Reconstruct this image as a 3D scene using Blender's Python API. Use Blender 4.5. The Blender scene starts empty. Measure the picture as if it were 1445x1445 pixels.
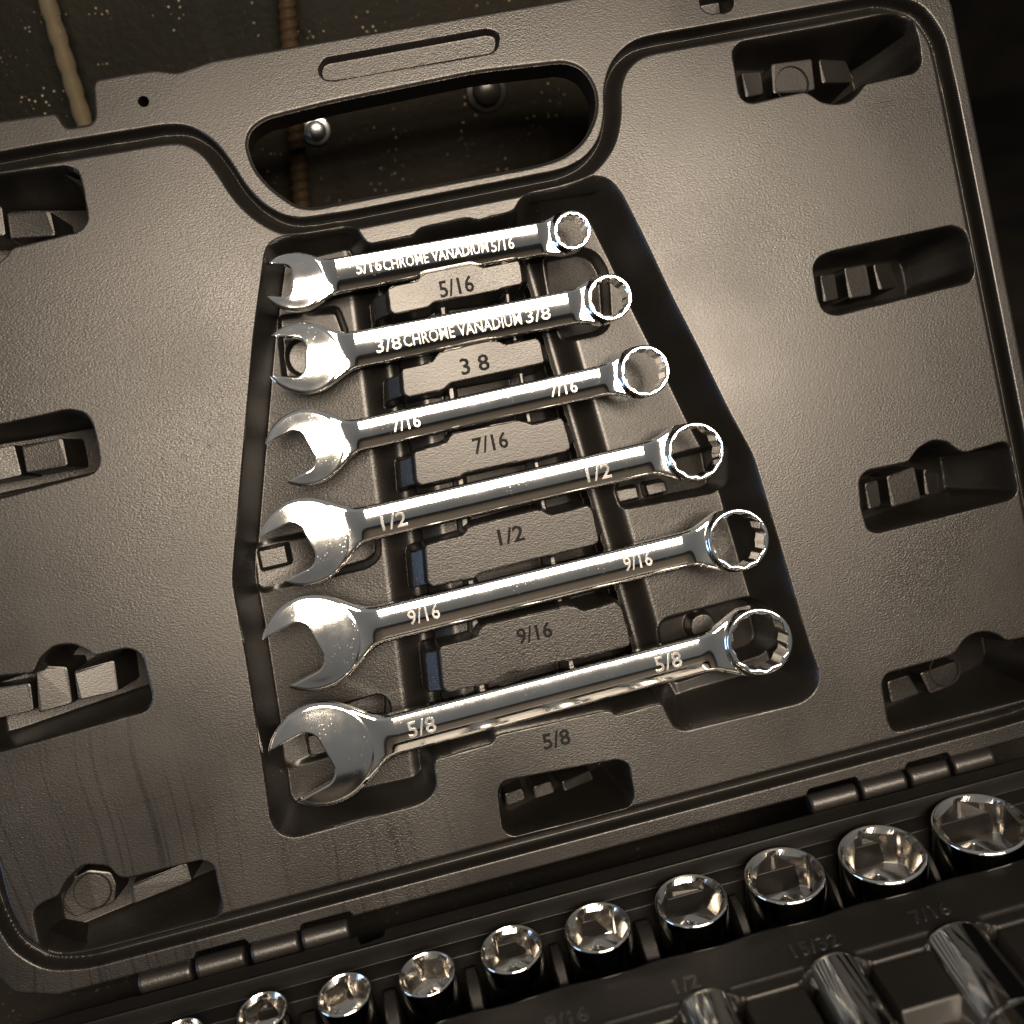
import bpy, math, random
import numpy as np
from mathutils import Matrix, Vector

random.seed(4)
rng = np.random.default_rng(4)
sc = bpy.context.scene
col = sc.collection
MM = 0.001

# ------------------------------------------------------------------ frames
# lid frame (u along the hinge, v up the lid, n out of the lid towards the viewer), millimetres.
# The camera was solved from the photograph's vanishing points.
F, CX, DIST = 1500.0, 722.5, 330.0
DU = np.array([0.96928677, -0.22273371, 0.10427296])
DV = np.array([-0.21813878, -0.97443828, -0.0537169])
DN = np.cross(DU, DV)
OPEN = math.radians(109.4)                 # how far the lid stands open
VH = -114.0                                # hinge line on the lid
BASE = 46.0                                # height of the parting plane above the ground
lean = OPEN - math.pi / 2
cl, sl = math.cos(lean), math.sin(lean)
# world: X along hinge, Y away from viewer, Z up
U3, V3, N3 = Vector((1, 0, 0)), Vector((0, sl, cl)), Vector((0, -cl, sl))
ORG = -VH * V3 + Vector((0, 0, BASE))      # world position (mm) of the lid origin
M_LID = Matrix(((U3.x, V3.x, N3.x, ORG.x * MM), (U3.y, V3.y, N3.y, ORG.y * MM),
                (U3.z, V3.z, N3.z, ORG.z * MM), (0, 0, 0, 1)))
# tray frame: u, w out towards the viewer, m up   (x=u, y=-w, z=m in world)
M_TRAY = Matrix.Translation((0, 0, BASE * MM))


def lp(x, y, h=0.0):
    """photo pixel -> (u, v) on the lid plane at height h"""
    r = np.array([(x - CX) / F, (y - CX) / F, 1.0])
    c0 = np.array([0, 0, DIST])
    t = ((c0 + h * DN) @ DN) / (r @ DN)
    X = r * t - c0
    return np.array([X @ DU, X @ DV])


def lps(pts, h=0.0):
    return np.array([lp(x, y, h) for x, y in pts])


def tp(x, y, m=0.0):
    """photo pixel -> (u, -w) on the tray plane at height m"""
    md = math.sin(OPEN) * DV - math.cos(OPEN) * DN
    wd = math.cos(OPEN) * DV + math.sin(OPEN) * DN
    p0 = np.array([0, 0, DIST]) + VH * DV
    r = np.array([(x - CX) / F, (y - CX) / F, 1.0])
    t = ((p0 + m * md) @ md) / (r @ md)
    X = r * t - p0
    return np.array([X @ DU, -(X @ wd)])


def wp(x, y, Y):
    """photo pixel -> world point (mm) on the vertical plane at depth Y"""
    ex = lambda a: a
    r = np.array([(x - CX) / F, (y - CX) / F, 1.0])
    dl = Vector((r @ DU, r @ DV, r @ DN))
    dw = dl.x * U3 + dl.y * V3 + dl.z * N3
    c = CAMW
    t = (Y - c.y) / dw.y
    return c + dw * t


cam_l = -np.array([0, 0, DIST])
CAMW = ORG + float(cam_l @ DU) * U3 + float(cam_l @ DV) * V3 + float(cam_l @ DN) * N3

# ------------------------------------------------------------------ camera
cd = bpy.data.cameras.new('camera')
cam = bpy.data.objects.new('camera', cd)
col.objects.link(cam)
sc.camera = cam


def cam_axis(a):                            # camera-space vector -> world
    return float(a @ DU) * U3 + float(a @ DV) * V3 + float(a @ DN) * N3


ax = cam_axis(np.array([1., 0, 0])); ay = cam_axis(np.array([0, -1., 0])); az = cam_axis(np.array([0, 0, -1.]))
cam.matrix_world = Matrix(((ax.x, ay.x, az.x, CAMW.x * MM), (ax.y, ay.y, az.y, CAMW.y * MM),
                           (ax.z, ay.z, az.z, CAMW.z * MM), (0, 0, 0, 1)))
cd.sensor_width = 36
cd.sensor_fit = 'HORIZONTAL'
cd.lens = 36 * F / 1445
cd.clip_start = 0.01
cd.clip_end = 50
cd.dof.use_dof = True
cd.dof.focus_distance = 0.333
cd.dof.aperture_fstop = 7.5

# ------------------------------------------------------------------ world, lamps, exposure
world = bpy.data.worlds.new('World')
sc.world = world
world.use_nodes = True
bg = world.node_tree.nodes['Background']
# dim room: dark towards the floor, a lit ceiling above
wnt = world.node_tree
wtc = wnt.nodes.new('ShaderNodeTexCoord')
wsep = wnt.nodes.new('ShaderNodeSeparateXYZ')
wnt.links.new(wtc.outputs['Generated'], wsep.inputs[0])
wr_ = wnt.nodes.new('ShaderNodeValToRGB')
wmr = wnt.nodes.new('ShaderNodeMapRange')
wmr.inputs['From Min'].default_value = -1
wmr.inputs['From Max'].default_value = 1
wnt.links.new(wsep.outputs['Z'], wmr.inputs['Value'])
wnt.links.new(wmr.outputs[0], wr_.inputs[0])
wr_.color_ramp.elements[0].position = 0.42
wr_.color_ramp.elements[0].color = (0.40, 0.39, 0.37, 1)
wr_.color_ramp.elements[1].position = 0.85
wr_.color_ramp.elements[1].color = (1.0, 0.98, 0.94, 1)
wnt.links.new(wr_.outputs[0], bg.inputs[0])
bg.inputs[1].default_value = 0.215


def lamp(name, pos_l, target_l, sx, sy, power, colour, up_l=(1, 0, 0)):
    d = bpy.data.lights.new(name, 'AREA')
    d.shape = 'RECTANGLE'
    d.size, d.size_y, d.energy, d.color = sx, sy, power, colour
    o = bpy.data.objects.new(name, d)
    col.objects.link(o)
    P = M_LID @ (Vector(pos_l) * MM)
    T = M_LID @ (Vector(target_l) * MM)
    z = (P - T).normalized()
    x = (M_LID.to_3x3() @ Vector(up_l)).normalized()
    y = z.cross(x).normalized()
    x = y.cross(z).normalized()
    o.matrix_world = Matrix(((x.x, y.x, z.x, P.x), (x.y, y.y, z.y, P.y), (x.z, y.z, z.z, P.z), (0, 0, 0, 1)))
    return o


KEY = Vector((92, 125, 900))
for k in range(3):
    off = Vector((0, 0.965, -0.26)) * (k - 1) * 105
    lamp('ceiling_lamp_tube', KEY + off, (0, 20, 0), 0.62, 0.072, 9.6, (1.0, 0.82, 0.63))
lamp('cool_window', (-640, -120, 120), (0, 0, -5), 0.3, 0.25, 1.4, (0.40, 0.62, 1.0), (0, 1, 0))

sc.view_settings.view_transform = 'Standard'
sc.view_settings.look = 'None'
sc.view_settings.exposure = 0.0
sc.view_settings.gamma = 1.0
sc.view_settings.use_curve_mapping = False
sc.cycles.use_denoising = True
sc.cycles.max_bounces = 6
sc.cycles.sample_clamp_indirect = 6

# ------------------------------------------------------------------ materials


def mat(name):
    m = bpy.data.materials.new(name)
    m.use_nodes = True
    nt = m.node_tree
    return m, nt, nt.nodes['Principled BSDF']


def N(nt, typ, **kw):
    n = nt.nodes.new(typ)
    for k, v in kw.items():
        if k in n.inputs.keys() if hasattr(n.inputs, 'keys') else False:
            n.inputs[k].default_value = v
        else:
            setattr(n, k, v)
    return n


def ramp(nt, src, stops):
    r = nt.nodes.new('ShaderNodeValToRGB')
    while len(r.color_ramp.elements) < len(stops):
        r.color_ramp.elements.new(0.5)
    for e, (p, c) in zip(r.color_ramp.elements, stops):
        e.position = p
        e.color = c if len(c) == 4 else (*c, 1)
    nt.links.new(src, r.inputs[0])
    return r


def plastic(name, base, rough, grain=1.0, streaks=False, spec=0.5):
    m, nt, b = mat(name)
    L = nt.links.new
    tc = nt.nodes.new('ShaderNodeTexCoord')
    mp = nt.nodes.new('ShaderNodeMapping')
    mp.inputs['Scale'].default_value = (0.62, 1.0, 1.0)
    L(tc.outputs['Object'], mp.inputs[0])
    n1 = nt.nodes.new('ShaderNodeTexNoise')
    n1.inputs['Scale'].default_value = 2200
    n1.inputs['Detail'].default_value = 2.5
    n1.inputs['Distortion'].default_value = 0.6
    L(mp.outputs[0], n1.inputs['Vector'])
    n2 = nt.nodes.new('ShaderNodeTexNoise')
    n2.inputs['Scale'].default_value = 26
    n2.inputs['Detail'].default_value = 5
    L(tc.outputs['Object'], n2.inputs['Vector'])
    # patches where the leather grain is stronger
    n3 = nt.nodes.new('ShaderNodeTexNoise')
    n3.inputs['Scale'].default_value = 11
    n3.inputs['Detail'].default_value = 1
    L(tc.outputs['Object'], n3.inputs['Vector'])
    gs = ramp(nt, n3.outputs[0], [(0.35, (0.35,) * 3), (0.65, (1,) * 3)])
    mul = nt.nodes.new('ShaderNodeMath'); mul.operation = 'MULTIPLY'
    L(gs.outputs[0], mul.inputs[0]); mul.inputs[1].default_value = 0.34 * grain
    bp = nt.nodes.new('ShaderNodeBump')
    bp.inputs['Distance'].default_value = 0.00022
    L(mul.outputs[0], bp.inputs['Strength'])
    L(n1.outputs[0], bp.inputs['Height'])
    L(bp.outputs[0], b.inputs['Normal'])
    # slight mottling, a few scuffs
    cr = ramp(nt, n2.outputs[0], [(0.3, tuple(c * 0.86 for c in base)), (0.7, tuple(min(1, c * 1.12) for c in base))])
    rr = ramp(nt, n2.outputs[0], [(0.3, (rough - 0.05,) * 3), (0.7, (rough + 0.06,) * 3)])
    csock, rsock = cr.outputs[0], rr.outputs[0]
    if streaks:
        sep = nt.nodes.new('ShaderNodeSeparateXYZ')
        L(tc.outputs['Object'], sep.inputs[0])
        # blow-moulding flow lines: long along v, narrow along u, wavering
        mp2 = nt.nodes.new('ShaderNodeMapping')
        mp2.inputs['Scale'].default_value = (520, 5, 1)
        nw = nt.nodes.new('ShaderNodeTexNoise')
        nw.inputs['Scale'].default_value = 14
        nw.inputs['Detail'].default_value = 1
        L(tc.outputs['Object'], nw.inputs['Vector'])
        mixv = nt.nodes.new('ShaderNodeVectorMath'); mixv.operation = 'MULTIPLY_ADD'
        L(nw.outputs['Color'], mixv.inputs[0])
        mixv.inputs[1].default_value = (0.022, 0, 0)
        L(tc.outputs['Object'], mixv.inputs[2])
        L(mixv.outputs[0], mp2.inputs[0])
        ns = nt.nodes.new('ShaderNodeTexNoise')
        ns.inputs['Scale'].default_value = 1.0
        ns.inputs['Detail'].default_value = 3
        L(mp2.outputs[0], ns.inputs['Vector'])
        line = ramp(nt, ns.outputs[0], [(0.34, (0.62,) * 3), (0.42, (1,) * 3)])
        # present in the lower left part of the lid
        ma = nt.nodes.new('ShaderNodeMapRange')
        ma.inputs['From Min'].default_value = 0.000; ma.inputs['From Max'].default_value = -0.045
        L(sep.outputs['Y'], ma.inputs['Value'])
        mb = nt.nodes.new('ShaderNodeMapRange')
        mb.inputs['From Min'].default_value = -0.02; mb.inputs['From Max'].default_value = -0.06
        L(sep.outputs['X'], mb.inputs['Value'])
        mm_ = nt.nodes.new('ShaderNodeMath'); mm_.operation = 'MULTIPLY'
        mz = nt.nodes.new('ShaderNodeMapRange')                 # only on the flat panel, not down in the bays
        mz.inputs['From Min'].default_value = -0.0016; mz.inputs['From Max'].default_value = -0.0004
        L(sep.outputs['Z'], mz.inputs['Value'])
        mab = nt.nodes.new('ShaderNodeMath'); mab.operation = 'MULTIPLY'
        L(ma.outputs[0], mab.inputs[0]); L(mb.outputs[0], mab.inputs[1])
        L(mab.outputs[0], mm_.inputs[0]); L(mz.outputs[0], mm_.inputs[1])
        mx = nt.nodes.new('ShaderNodeMix'); mx.data_type = 'RGBA'; mx.blend_type = 'MULTIPLY'
        L(mm_.outputs[0], mx.inputs['Factor'])
        L(csock, mx.inputs['A']); L(line.outputs[0], mx.inputs['B'])
        csock = mx.outputs['Result']
        # the same flow lines are duller, and a few fine scuffs are shinier
        inv = nt.nodes.new('ShaderNodeMath'); inv.operation = 'SUBTRACT'; inv.inputs[0].default_value = 1.0
        L(line.outputs[0], inv.inputs[1])
        fm = nt.nodes.new('ShaderNodeMath'); fm.operation = 'MULTIPLY'
        L(inv.outputs[0], fm.inputs[0]); L(mm_.outputs[0], fm.inputs[1])
        ra = nt.nodes.new('ShaderNodeMath'); ra.operation = 'MULTIPLY_ADD'
        L(fm.outputs[0], ra.inputs[0]); ra.inputs[1].default_value = -0.11
        L(rsock, ra.inputs[2])
        mp3 = nt.nodes.new('ShaderNodeMapping')
        mp3.inputs['Rotation'].default_value = (0, 0, 0.5)
        mp3.inputs['Scale'].default_value = (34, 1500, 1)
        L(tc.outputs['Object'], mp3.inputs[0])
        sn_ = nt.nodes.new('ShaderNodeTexNoise'); sn_.inputs['Scale'].default_value = 1.0; sn_.inputs['Detail'].default_value = 1
        L(mp3.outputs[0], sn_.inputs['Vector'])
        sr_ = ramp(nt, sn_.outputs[0], [(0.74, (0,) * 3), (0.80, (1,) * 3)])
        rb_ = nt.nodes.new('ShaderNodeMath'); rb_.operation = 'MULTIPLY_ADD'
        L(sr_.outputs[0], rb_.inputs[0]); rb_.inputs[1].default_value = -0.08
        L(ra.outputs[0], rb_.inputs[2])
        rsock = rb_.outputs[0]
    L(csock, b.inputs['Base Color'])
    L(rsock, b.inputs['Roughness'])
    b.inputs['Specular IOR Level'].default_value = spec
    return m


def chrome(name, base=(0.78, 0.76, 0.70), rough=0.07, bump=0.02, var=0.06):
    m, nt, b = mat(name)
    L = nt.links.new
    tc = nt.nodes.new('ShaderNodeTexCoord')
    n = nt.nodes.new('ShaderNodeTexNoise')
    n.inputs['Scale'].default_value = 160
    n.inputs['Detail'].default_value = 6
    n.inputs['Roughness'].default_value = 0.65
    L(tc.outputs['Object'], n.inputs['Vector'])
    r = ramp(nt, n.outputs[0], [(0.42, (rough,) * 3), (0.66, (rough + var,) * 3)])
    # tiny dried spots and pits
    vo = nt.nodes.new('ShaderNodeTexVoronoi'); vo.inputs['Scale'].default_value = 900
    L(tc.outputs['Object'], vo.inputs['Vector'])
    vs = ramp(nt, vo.outputs['Distance'], [(0.12, (1,) * 3), (0.2, (0,) * 3)])
    nm = nt.nodes.new('ShaderNodeTexNoise'); nm.inputs['Scale'].default_value = 130; nm.inputs['Detail'].default_value = 2
    L(tc.outputs['Object'], nm.inputs['Vector'])
    ns_ = ramp(nt, nm.outputs[0], [(0.55, (0,) * 3), (0.66, (1,) * 3)])
    m1 = nt.nodes.new('ShaderNodeMath'); m1.operation = 'MULTIPLY'
    L(vs.outputs[0], m1.inputs[0]); L(ns_.outputs[0], m1.inputs[1])
    m2 = nt.nodes.new('ShaderNodeMath'); m2.operation = 'MULTIPLY_ADD'
    L(m1.outputs[0], m2.inputs[0]); m2.inputs[1].default_value = 0.12 if var > 0.02 else 0.02
    L(r.outputs[0], m2.inputs[2])
    L(m2.outputs[0], b.inputs['Roughness'])
    n2 = nt.nodes.new('ShaderNodeTexNoise')
    n2.inputs['Scale'].default_value = 70
    n2.inputs['Detail'].default_value = 2
    L(tc.outputs['Object'], n2.inputs['Vector'])
    bp = nt.nodes.new('ShaderNodeBump')
    bp.inputs['Strength'].default_value = bump
    bp.inputs['Distance'].default_value = 0.002
    L(n2.outputs[0], bp.inputs['Height'])
    L(bp.outputs[0], b.inputs['Normal'])
    b.inputs['Base Color'].default_value = (*base, 1)
    b.inputs['Metallic'].default_value = 1
    return m


def simple(name, c, rough, metal=0.0, spec=0.5):
    m, nt, b = mat(name)
    b.inputs['Base Color'].default_value = (*c, 1)
    b.inputs['Roughness'].default_value = rough
    b.inputs['Metallic'].default_value = metal
    b.inputs['Specular IOR Level'].default_value = spec
    tc = nt.nodes.new('ShaderNodeTexCoord')
    n = nt.nodes.new('ShaderNodeTexNoise'); n.inputs['Scale'].default_value = 300
    nt.links.new(tc.outputs['Object'], n.inputs['Vector'])
    r = ramp(nt, n.outputs[0], [(0.3, (max(0, rough - .06),) * 3), (0.7, (rough + .06,) * 3)])
    nt.links.new(r.outputs[0], b.inputs['Roughness'])
    return m


MAT_LID = plastic('black_plastic_lid', (0.006, 0.0054, 0.0048), 0.355, 1.7, True, 0.45)
MAT_TRAY = plastic('black_plastic_tray', (0.0045, 0.0043, 0.0041), 0.34, 0.8, spec=0.16)
MAT_MARK = simple('black_embossed_mark', (0.003, 0.003, 0.0032), 0.62, spec=0.10)
MAT_MARKT = simple('tray_embossed_mark', (0.006, 0.006, 0.006), 0.3, spec=0.5)
MAT_CHROME = chrome('polished_chrome', (0.90, 0.89, 0.86), 0.06, 0.006, 0.025)
MAT_SOCKET = chrome('socket_chrome', (0.80, 0.79, 0.77), 0.05, 0.0, 0.01)
MAT_STAMP = chrome('stamped_chrome', (0.92, 0.91, 0.88), 0.23, 0.0)
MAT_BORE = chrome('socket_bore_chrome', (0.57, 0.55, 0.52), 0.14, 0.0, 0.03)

# ------------------------------------------------------------------ object helpers
WM = {}


def empty(name, M, label=None, cat=None, group=None):
    o = bpy.data.objects.new(name, None)
    o.empty_display_size = 0.01
    col.objects.link(o)
    o.matrix_world = M
    WM[o] = M.copy()
    tag(o, label, cat, group)
    return o


def tag(o, label=None, cat=None, group=None, kind=None):
    if label: o['label'] = label
    if cat: o['category'] = cat
    if group: o['group'] = group
    if kind: o['kind'] = kind
    return o


def link(name, me, M, parent=None, material=None):
    o = bpy.data.objects.new(name, me)
    col.objects.link(o)
    if parent is not None:
        o.parent = parent
        o.matrix_parent_inverse = WM[parent].inverted()
    o.matrix_basis = M
    WM[o] = M.copy()
    if material and not me.materials:
        me.materials.append(material)
    return o


def mesh_np(name, verts, faces, normals=None, smooth=True):
    """verts in mm; faces list of index lists or (quads array, list)"""
    me = bpy.data.meshes.new(name)
    quads, polys = faces
    nq = len(quads)
    tot = nq * 4 + sum(len(p) for p in polys)
    loops = np.empty(tot, np.int32)
    starts = np.empty(nq + len(polys), np.int32)
    if nq:
        loops[:nq * 4] = np.asarray(quads, np.int32).ravel()
        starts[:nq] = np.arange(nq) * 4
    k = nq * 4
    for i, p in enumerate(polys):
        loops[k:k + len(p)] = p
        starts[nq + i] = k
        k += len(p)
    me.vertices.add(len(verts))
    me.vertices.foreach_set('co', (np.asarray(verts, np.float32) * MM).ravel())
    me.loops.add(tot)
    me.loops.foreach_set('vertex_index', loops)
    me.polygons.add(len(starts))
    me.polygons.foreach_set('loop_start', starts)
    me.update(calc_edges=True)
    me.validate()
    me.polygons.foreach_set('use_smooth', np.full(len(me.polygons), smooth, bool))
    if normals is not None and len(me.vertices) == len(normals):
        me.normals_split_custom_set_from_vertices(np.asarray(normals, np.float32).tolist())
    me.update()
    return me


# ------------------------------------------------------------------ 2-D signed distances
def sd_poly(poly, X, Y):
    shp = X.shape
    x, y = X.ravel(), Y.ravel()
    d = np.full(x.shape, 1e18)
    s = np.zeros(x.shape, bool)
    n = len(poly)
    for i in range(n):
        ax_, ay_ = poly[i]
        bx_, by_ = poly[(i + 1) % n]
        ex, ey = bx_ - ax_, by_ - ay_
        wx, wy = x - ax_, y - ay_
        t = np.clip((wx * ex + wy * ey) / (ex * ex + ey * ey + 1e-12), 0, 1)
        d = np.minimum(d, (wx - ex * t) ** 2 + (wy - ey * t) ** 2)
        c = ((ay_ <= y) & (by_ > y)) | ((by_ <= y) & (ay_ > y))
        if abs(ey) > 1e-12:
            s ^= c & (x < ax_ + (y - ay_) * ex / ey)
    d = np.sqrt(d)
    d[s] *= -1
    return d.reshape(shp)


def rounded(poly, r, k=5):
    """round the corners of a polygon (r a number or a list)"""
    poly = np.asarray(poly, float)
    n = len(poly)
    out = []
    for i in range(n):
        p0, p1, p2 = poly[i - 1], poly[i], poly[(i + 1) % n]
        rr = r[i] if hasattr(r, '__len__') else r
        a, b = p0 - p1, p2 - p1
        la, lb = np.linalg.norm(a), np.linalg.norm(b)
        cut = min(rr, la * 0.48, lb * 0.48)
        A, B = p1 + a / la * cut, p1 + b / lb * cut
        for t in np.linspace(0, 1, k):
            out.append((1 - t) ** 2 * A + 2 * t * (1 - t) * p1 + t * t * B)
    return np.array(out)


def sst(t):
    t = np.clip(t, 0, 1)
    return t * t * (3 - 2 * t)


class Field:
    """a height sheet over a regular grid, shaped by setting levels inside outlines"""

    def __init__(self, x0, x1, y0, y1, g):
        self.xs = np.arange(x0, x1 + g * .5, g)
        self.ys = np.arange(y0, y1 + g * .5, g)
        self.g = g
        self.X, self.Y = np.meshgrid(self.xs, self.ys)
        self.Z = np.zeros_like(self.X)

    def win(self, poly, pad):
        lo, hi = np.min(poly, 0) - pad, np.max(poly, 0) + pad
        i0, i1 = np.searchsorted(self.xs, [lo[0], hi[0]])
        j0, j1 = np.searchsorted(self.ys, [lo[1], hi[1]])
        return slice(max(j0 - 1, 0), j1 + 1), slice(max(i0 - 1, 0), i1 + 1)

    def level(self, poly, lev, draft=1.2, lip=0.3, hard=0.0):
        """sink or raise the inside of poly to lev; wall spans draft inside, rounded lip outside"""
        w = self.win(poly, lip + 1)
        X, Y = self.X[w], self.Y[w]
        if X.size == 0: return
        d = sd_poly(poly, X, Y)
        t = (lip - d) / ((draft(X, Y) if callable(draft) else draft) + lip)
        s = sst(t)
        if hard: s = (1 - hard) * s + hard * np.clip(t, 0, 1)
        lv = lev(X, Y) if callable(lev) else lev
        self.Z[w] = self.Z[w] * (1 - s) + lv * s

    def ring_mark(self, cx, cy, r, depth, wd=0.35):
        poly = np.array([[cx - r, cy - r], [cx + r, cy + r]])
        w = self.win(poly, 2)
        d = np.abs(np.hypot(self.X[w] - cx, self.Y[w] - cy) - r)
        self.Z[w] -= depth * np.exp(-(d / wd) ** 2)


def sheet(xs, ys, Z, D=None, Zb=None, skirt=None, keep=None):
    """marching-squares sheet: top at Z where D<0, side walls down to Zb (sheet) or skirt (level)"""
    ny, nx = Z.shape
    g = xs[1] - xs[0]
    gy, gx = np.gradient(Z, ys, xs)
    X, Y = np.meshgrid(xs, ys)
    if D is None:
        D = np.full_like(Z, -1.0)
    I = D < 0
    full = I[:-1, :-1] & I[1:, :-1] & I[:-1, 1:] & I[1:, 1:]
    anyc = I[:-1, :-1] | I[1:, :-1] | I[:-1, 1:] | I[1:, 1:]
    part = anyc & ~full
    idx = np.full(Z.shape, -1, np.int64)
    need = np.zeros_like(I)
    need[:-1, :-1] |= anyc; need[1:, :-1] |= anyc; need[:-1, 1:] |= anyc; need[1:, 1:] |= anyc
    need &= I
    idx[need] = np.arange(need.sum())
    V = np.stack([X[need], Y[need], Z[need]], 1)
    NR = np.stack([-gx[need], -gy[need], np.ones(need.sum())], 1)
    jj, ii = np.nonzero(full)
    Q = np.stack([idx[jj, ii], idx[jj, ii + 1], idx[jj + 1, ii + 1], idx[jj + 1, ii]], 1)
    base = len(V)
    ev, en, eo, eb = [], [], [], []
    emap = {}
    polys, segs = [], []
    dgy, dgx = np.gradient(D, ys, xs)

    def edge(a, b):
        k = (a, b) if a < b else (b, a)
        if k in emap: return emap[k]
        (j0, i0), (j1, i1) = k
        d0, d1 = D[j0, i0], D[j1, i1]
        t = d0 / (d0 - d1)
        f = lambda A: A[j0, i0] * (1 - t) + A[j1, i1] * t
        # height from the inside vertex side so walls stay crisp
        ev.append((f(X), f(Y), f(Z)))
        en.append((-f(gx), -f(gy), 1.0))
        ox, oy = f(dgx), f(dgy)
        l = math.hypot(ox, oy) + 1e-9
        eo.append((ox / l, oy / l, 0.0))
        eb.append(f(Zb) if Zb is not None else (skirt if skirt is not None else 0))
        emap[k] = base + len(ev) - 1
        return emap[k]

    for j, i in zip(*np.nonzero(part)):
        c = [(j, i), (j, i + 1), (j + 1, i + 1), (j + 1, i)]
        p, cr = [], []
        for k in range(4):
            a, b = c[k], c[(k + 1) % 4]
            ia, ib = I[a], I[b]
            if ia: p.append(int(idx[a]))
            if ia != ib:
                e = edge(a, b)
                p.append(e)
                cr.append((e, ia))
        if len(p) >= 3: polys.append(p)
        if len(cr) == 2:
            a = next(e for e, o in cr if o); b = next(e for e, o in cr if not o)
            segs.append((a, b))
    if ev:
        V = np.vstack([V, ev]); NR = np.vstack([NR, en])
    ntop = len(V)
    zb_top = None
    if Zb is not None:
        gby, gbx = np.gradient(Zb, ys, xs)
        Vb = V.copy()
        Vb[:base, 2] = Zb[need]
        if ev: Vb[base:, 2] = eb
        NB = np.concatenate([np.stack([gbx[need], gby[need], -np.ones(base)], 1),
                             np.array([(0, 0, -1.0)] * len(ev)).reshape(-1, 3)])
        V = np.vstack([V, Vb]); NR = np.vstack([NR, NB])
        Qb = Q[:, ::-1] + ntop
        Q = np.vstack([Q, Qb])
        polys = polys + [[q + ntop for q in p[::-1]] for p in polys]
    if segs and (Zb is not None or skirt is not None):
        s0 = len(V)
        ne = len(ev)
        top = np.array(ev); bot = top.copy(); bot[:, 2] = eb
        V = np.vstack([V, top, bot]); NR = np.vstack([NR, eo, eo])
        sg = np.array(segs) - base
        Q = np.vstack([Q, np.stack([s0 + sg[:, 1], s0 + sg[:, 0], s0 + ne + sg[:, 0], s0 + ne + sg[:, 1]], 1)])
    NR = NR / np.linalg.norm(NR, axis=1, keepdims=True)
    return V, Q, polys, NR


def split_part(V, Q, polys, NR, mask_fn):
    """keep the faces whose centre satisfies mask_fn"""
    kq = mask_fn(V[Q].mean(1)) if len(Q) else np.zeros(0, bool)
    q = Q[kq]
    ps = [p for p in polys if mask_fn(V[p].mean(0)[None])[0]]
    used = np.unique(np.concatenate([q.ravel()] + [np.array(p) for p in ps])) if (len(q) or ps) else np.zeros(0, int)
    mp = np.full(len(V), -1); mp[used] = np.arange(len(used))
    return V[used], mp[q], [[int(mp[i]) for i in p] for p in ps], NR[used]


def prism(poly, z0, z1):
    n = len(poly)
    V = np.vstack([np.c_[poly, np.full(n, z0)], np.c_[poly, np.full(n, z1)]])
    Q = [[i, (i + 1) % n, n + (i + 1) % n, n + i] for i in range(n)]
    return V, Q, [list(range(n - 1, -1, -1)), list(range(n, 2 * n))]


def lathe(profile, n=48, shape=None, cap0=False, cap1=False):
    """rings of (r, z); shape(theta, ring) may scale the radius"""
    V, Q, P = [], [], []
    for k, (r, z) in enumerate(profile):
        for i in range(n):
            a = 2 * math.pi * i / n
            q = r * (shape(a, k) if shape else 1)
            V.append((q * math.cos(a), q * math.sin(a), z))
    for k in range(len(profile) - 1):
        for i in range(n):
            j = (i + 1) % n
            Q.append([k * n + i, k * n + j, (k + 1) * n + j, (k + 1) * n + i])
    if cap0: P.append(list(range(n - 1, -1, -1)))
    if cap1: P.append([(len(profile) - 1) * n + i for i in range(n)])
    return V, Q, P


def dens(prof, e=0.25):
    """support rings next to the ends of long profile segments, so shading stays straight between them"""
    out = [prof[0]]
    for (r0, z0), (r1, z1) in zip(prof[:-1], prof[1:]):
        l = math.hypot(r1 - r0, z1 - z0)
        if l > 1.2:
            t = e / l
            out += [(r0 + (r1 - r0) * t, z0 + (z1 - z0) * t), (r1 - (r1 - r0) * t, z1 - (z1 - z0) * t)]
        out.append((r1, z1))
    return out


# ------------------------------------------------------------------ lettering
def text_mesh(name, s, height=None, width=None, depth=0.16, bevel=0.05, space=1.0, bold=0.0):
    cu = bpy.data.curves.new('tmp_text', 'FONT')
    cu.body = s
    cu.size = 1
    cu.resolution_u = 2
    cu.space_character = space
    cu.align_x = 'CENTER'
    cu.align_y = 'CENTER'
    o = bpy.data.objects.new('tmp_text', cu)
    col.objects.link(o)
    dg = bpy.context.evaluated_depsgraph_get()
    me = bpy.data.meshes.new_from_object(o.evaluated_get(dg))
    co = np.empty(len(me.vertices) * 3); me.vertices.foreach_get('co', co); co = co.reshape(-1, 3)
    w0, h0 = np.ptp(co[:, 0]), np.ptp(co[:, 1])
    bpy.data.meshes.remove(me)
    sy = height / h0
    sx = (width / w0) if width else sy
    cu.extrude = depth / sy
    cu.bevel_depth = bevel / sy
    cu.bevel_resolution = 1
    cu.offset = bold / sy
    dg = bpy.context.evaluated_depsgraph_get(); dg.update()
    me = bpy.data.meshes.new_from_object(o.evaluated_get(dg))
    me.name = name
    bpy.data.objects.remove(o)
    bpy.data.curves.remove(cu)
    co = np.empty(len(me.vertices) * 3); me.vertices.foreach_get('co', co); co = co.reshape(-1, 3)
    ctr = (co.max(0) + co.min(0)) / 2
    co = (co - ctr) * np.array([sx, sy, sy]) * MM
    me.vertices.foreach_set('co', co.ravel())
    me.update()
    return me


def on_lid(u, v, n, ang):
    return M_LID @ Matrix.Translation((u * MM, v * MM, n * MM)) @ Matrix.Rotation(ang, 4, 'Z')


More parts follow.
